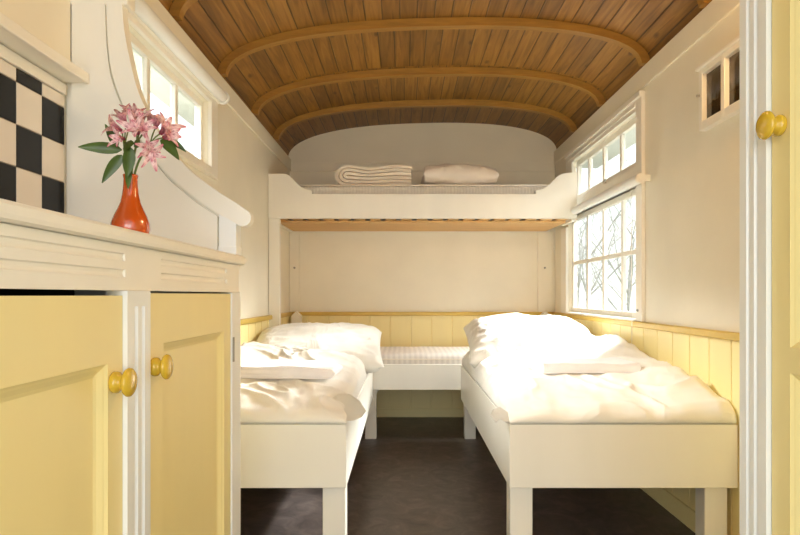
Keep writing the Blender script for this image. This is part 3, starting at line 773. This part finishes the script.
def stemthing(label, mouth, head, blooms, leaves, sd):
    root = thing('alstroemeria_stem', label, 'flower', (VX, VY, CTT+.12), 'flower stems in the orange vase')
    m0 = Vector((VX+mouth[0], VY+mouth[1], CTT+.125)); hd = Vector(head)
    b = BM(); path = bez(m0, m0 + Vector((mouth[0]*.4, mouth[1]*.4, (hd.z-m0.z)*.6)), hd, 10); tube(b, path, .0026, 8)
    for (c, d, s) in blooms: tube(b, bez(hd, hd + (Vector(c)-hd)*.5 + Vector((0,0,.006)), c, 6), .0016, 6)
    obj('stem', b, 'stem', root, smooth='all')
    for k, (c, d, s) in enumerate(blooms):
        b = BM(); bloom(b, c, d, s, sd*10+k); obj('bloom', b, 'petal', root, smooth='all')
    for (a, tip, w, dr) in leaves:
        b = BM(); leafmesh(b, a, tip, w*.78, dr); obj('leaf', b, 'leaf', root, smooth='all')
A = lambda x, y, dy=0: at(x, y, VY+dy)
stemthing('pink streaked lily stem leaning left, with wide dark green leaves', (-.005, 0), A(124,148,-.01),
    [(A(122,131,-.02), (-.8,-.6,.35), .046), (A(126,124,.0), (-.4,-.3,.9), .040), (A(131,121,.02), (.0,.2,1), .038), (A(125,139,-.03), (-.5,-.9,-.1), .036)],
    [(A(122,150,-.01), A(78,147,-.03), .034, .006), (A(122,155,-.02), A(102,183,-.03), .034, .012), (A(118,146), A(105,124,.0), .026, -.006)], 1)
stemthing('pink streaked lily stem standing upright in the middle of the vase', (.0, .003), A(137,143,.01),
    [(A(141,128,.0), (.1,-.5,.9), .048), (A(144,134,-.02), (.3,-.9,.4), .046), (A(136,123,.03), (.0,.0,1), .042), (A(148,127,.03), (.4,-.1,.9), .042), (A(139,134,-.03), (-.1,-1,.35), .044), (A(148,146,-.03), (.45,-.85,-.35), .036)],
    [(A(129,146,-.03), A(127,177,-.035), .038, .0), (A(134,147,-.02), A(140,140,-.04), .022, .003), (A(131,140,-.02), A(125,150,-.045), .026, .004)], 2)
stemthing('pink streaked lily stem leaning right towards the window', (.006, -.002), A(150,144,-.01),
    [(A(160,134,-.01), (.75,-.35,.55), .052), (A(163,138,-.02), (.9,-.5,.2), .046), (A(155,129,.01), (.3,-.2,1), .044), (A(150,152,-.03), (.5,-.8,-.5), .040)],
    [(A(160,140,-.01), A(179,160,-.02), .03, .014), (A(163,139,.0), A(186,152,.01), .02, .012), (A(128,165,-.022), A(128,189,-.03), .020, .0)], 3)

# left roller blind ----------------------------------------------------------
t = thing('roller_blind', 'rolled-up white blind tube above the small left window', 'blind', (-.945, 2.6, 1.03))
b = BM(); tube(b, [(-.945, 2.03, 1.03), (-.945, 3.12, 1.03)], .028, 28); obj('roll', b, 'trimw', t, smooth=True)
b = BM(); box(b, -.9775, -.966, 2.03, 3.12, 1.003, 1.06, .004); obj('back_board', b, 'white', t)
for y in (2.005, 3.122):
    b = BM(); lathe(b, [(0,0),(.033,0),(.0345,.004),(.0345,.016),(.031,.02),(0,.02)], 28, Matrix.Translation((-.945, y, 1.03)) @ Matrix.Rotation(-PI/2, 4, 'X')); obj('end_cap', b, 'trimw', t, smooth=True)
# right roller blind
t = thing('roller_blind', 'rolled-up white blind tube across the right window between its two tiers', 'blind', (1.24, 3.95, .58))
b = BM(); tube(b, [(1.235, 3.145, .61), (1.235, 4.336, .61)], .027, 24); obj('roll', b, 'trimw', t, smooth=True)
for y in (3.125, 4.337):
    b = BM(); lathe(b, [(0,0),(.024,0),(.027,.003),(.027,.017),(.024,.02),(0,.02)], 24, Matrix.Translation((1.235, y, .61)) @ Matrix.Rotation(-PI/2, 4, 'X')); box(b, 1.245, 1.286, y+.003, y+.017, .593, .628, .003); obj('bracket', b, 'white', t, smooth=True)
obj('pull_cord', tube(BM(), [(1.262, 3.335, .59), (1.264, 3.334, .2), (1.266, 3.33, -.11), (1.264, 3.33, -.27)], .0017, 6), 'white', t, smooth='all')
obj('cord_clip', lathe(BM(), [(0,0),(.007,0),(.007,.008),(0,.01)], 10, Matrix.Translation((1.287, 3.30, -.085)) @ Matrix.Rotation(-PI/2, 4, 'Y')), 'metal', t)

# framed pair of panes on the right wall ---------------------------------------
t = thing('picture_frame', 'small white wooden frame with two dark panes high on the right wall', 'frame', (XR, 2.38, .71))
fy0, fy1, fz0, fz1 = 2.21, 2.600, .708, .970
b = BM(); xw, xf = XR-.001, XR-.034
PY = [(2.255, 2.392), (2.420, 2.570)]; PZ = (.745, .945)
box(b, xf, xw, fy0, PY[0][0], fz0, fz1, .003); box(b, xf, xw, PY[0][1], PY[1][0], fz0, fz1, .003); box(b, xf, xw, PY[1][1], fy1, fz0, fz1, .003)
for a, c in PY: box(b, xf, xw, a, c, fz0, PZ[0], .003); box(b, xf, xw, a, c, PZ[1], fz1, .003)
obj('frame', b, 'white', t)
for a, c in PY: obj('pane', box(BM(), xw-.012, xw-.002, a, c, PZ[0], PZ[1]), 'picture', t)
obj('top_moulding', box(BM(), xf-.010, xw, fy0-.01, fy1+.012, fz1, fz1+.014, .004), 'white', t)
obj('latch', lathe(BM(), [(0,0),(.006,0),(.006,.012),(0,.014)], 10, Matrix.Translation((xf, fy1-.008, .86)) @ Matrix.Rotation(-PI/2, 4, 'Y')), 'metal', t)

# ================================================================== TALL CUPBOARD (right foreground)
t = thing('tall_cupboard', 'tall pale yellow cupboard with fluted white pilaster in the right foreground', 'cupboard', (.95, .8, FL))
RX0 = .65
pilaster(t, RX0, -1, 1.064, 1.148, FL, 1.05, 1.05, 'trimw', 2)
pilaster(t, RX0, -1, .40, .488, FL, 1.05, 1.05, 'trimw', 3)
door(t, RX0, -1, .492, 1.060, FL+.09, 1.04, [(.545, 1.010, -.088, .97), (.545, 1.010, FL+.2, -.132)], 'yellow', (1.0335, .292))
obj('side_panel', box(BM(), RX0+.031, XR-.04, 1.126, 1.146, FL, 1.05, .002), 'white', t)
obj('side_panel', box(BM(), RX0+.031, XR-.04, .40, .42, FL, 1.05, .002), 'white', t)
obj('top_panel', box(BM(), RX0+.031, XR-.04, .421, 1.125, 1.03, 1.05), 'white', t)
obj('back_panel', box(BM(), XR-.06, XR-.042, .421, 1.125, FL, 1.029), 'white', t)
obj('plinth', box(BM(), RX0+.005, RX0+.03, .489, 1.063, FL, FL+.08), 'yellow', t)

# ================================================================== LIGHT
W = bpy.data.worlds.new('sky'); bpy.context.scene.world = W; W.use_nodes = True
nt = W.node_tree; bg = nt.nodes['Background']
tc = nt.nodes.new('ShaderNodeTexCoord'); sp = nt.nodes.new('ShaderNodeSeparateXYZ'); nt.links.new(tc.outputs['Generated'], sp.inputs[0])
r = ramp(nt, sp.outputs['Z'], [(.0, (1,.99,.96,1)), (.6, (.88,.94,1,1))]); nt.links.new(r.outputs['Color'], bg.inputs['Color'])
bg.inputs['Strength'].default_value = 1.7
def area(name, loc, target, sx, sy, power, col, spread=180):
    l = bpy.data.lights.new(name, 'AREA'); l.shape = 'RECTANGLE'; l.size = sx; l.size_y = sy; l.energy = power; l.color = col; l.spread = math.radians(spread)
    o = bpy.data.objects.new(name, l); C.objects.link(o); o.location = (loc[0], loc[1], loc[2]+H)
    d = Vector(target)-Vector(loc); o.rotation_euler = d.to_track_quat('-Z', 'Y').to_euler(); return o
area('window_daylight_right', (2.5, 4.05, 1.45), (.75, 3.85, -.35), 1.0, .8, 58, (1,.99,.97), 70)
area('transom_daylight', (2.9, 4.6, 1.75), (-.62, 2.72, -.34), .3, .25, 42, (1,.99,.97), 40)
area('window_daylight_left', (-2.4, 2.75, 1.75), (-.2, 2.7, -.3), .9, .6, 100, (1,.99,.97), 70)
area('front_fill_lamp', (-.05, -1.6, .0), (.15, 3, -.75), 1.9, 1.7, 42, (.99,1,.95))  # added front fill behind the camera, standing for daylight from the open end
l = bpy.data.lights.new('warm_wall_lamp', 'POINT'); l.energy = 18; l.color = (1,.62,.28); l.shadow_soft_size = .04
o = bpy.data.objects.new('warm_wall_lamp', l); C.objects.link(o); o.location = (1.17, 1.72, 1.03+H)

l = bpy.data.lights.new('warm_fill_lamp', 'POINT'); l.energy = 6; l.color = (1,.78,.42); l.shadow_soft_size = .09  # added lamp out of view, imitates warm bounce under the ceiling
o = bpy.data.objects.new('warm_fill_lamp', l); C.objects.link(o); o.location = (.15, 1.5, 1.25+H)

# ================================================================== CAMERA
cam = bpy.data.cameras.new('camera'); cam.sensor_width = 36; cam.lens = 27; cam.shift_x = -.005; cam.shift_y = 27.5/800; cam.clip_start = .02
co = bpy.data.objects.new('camera', cam); C.objects.link(co); co.location = (0, 0, H); co.rotation_euler = (PI/2, 0, 0)
bpy.context.scene.camera = co
vs = bpy.context.scene.view_settings; vs.view_transform = 'Standard'; vs.look = 'None'; vs.exposure = 0; vs.gamma = 1
bpy.context.scene.cycles.max_bounces = 14; bpy.context.scene.cycles.diffuse_bounces = 8; bpy.context.scene.cycles.transparent_max_bounces = 12
bpy.context.scene.cycles.sample_clamp_indirect = 8
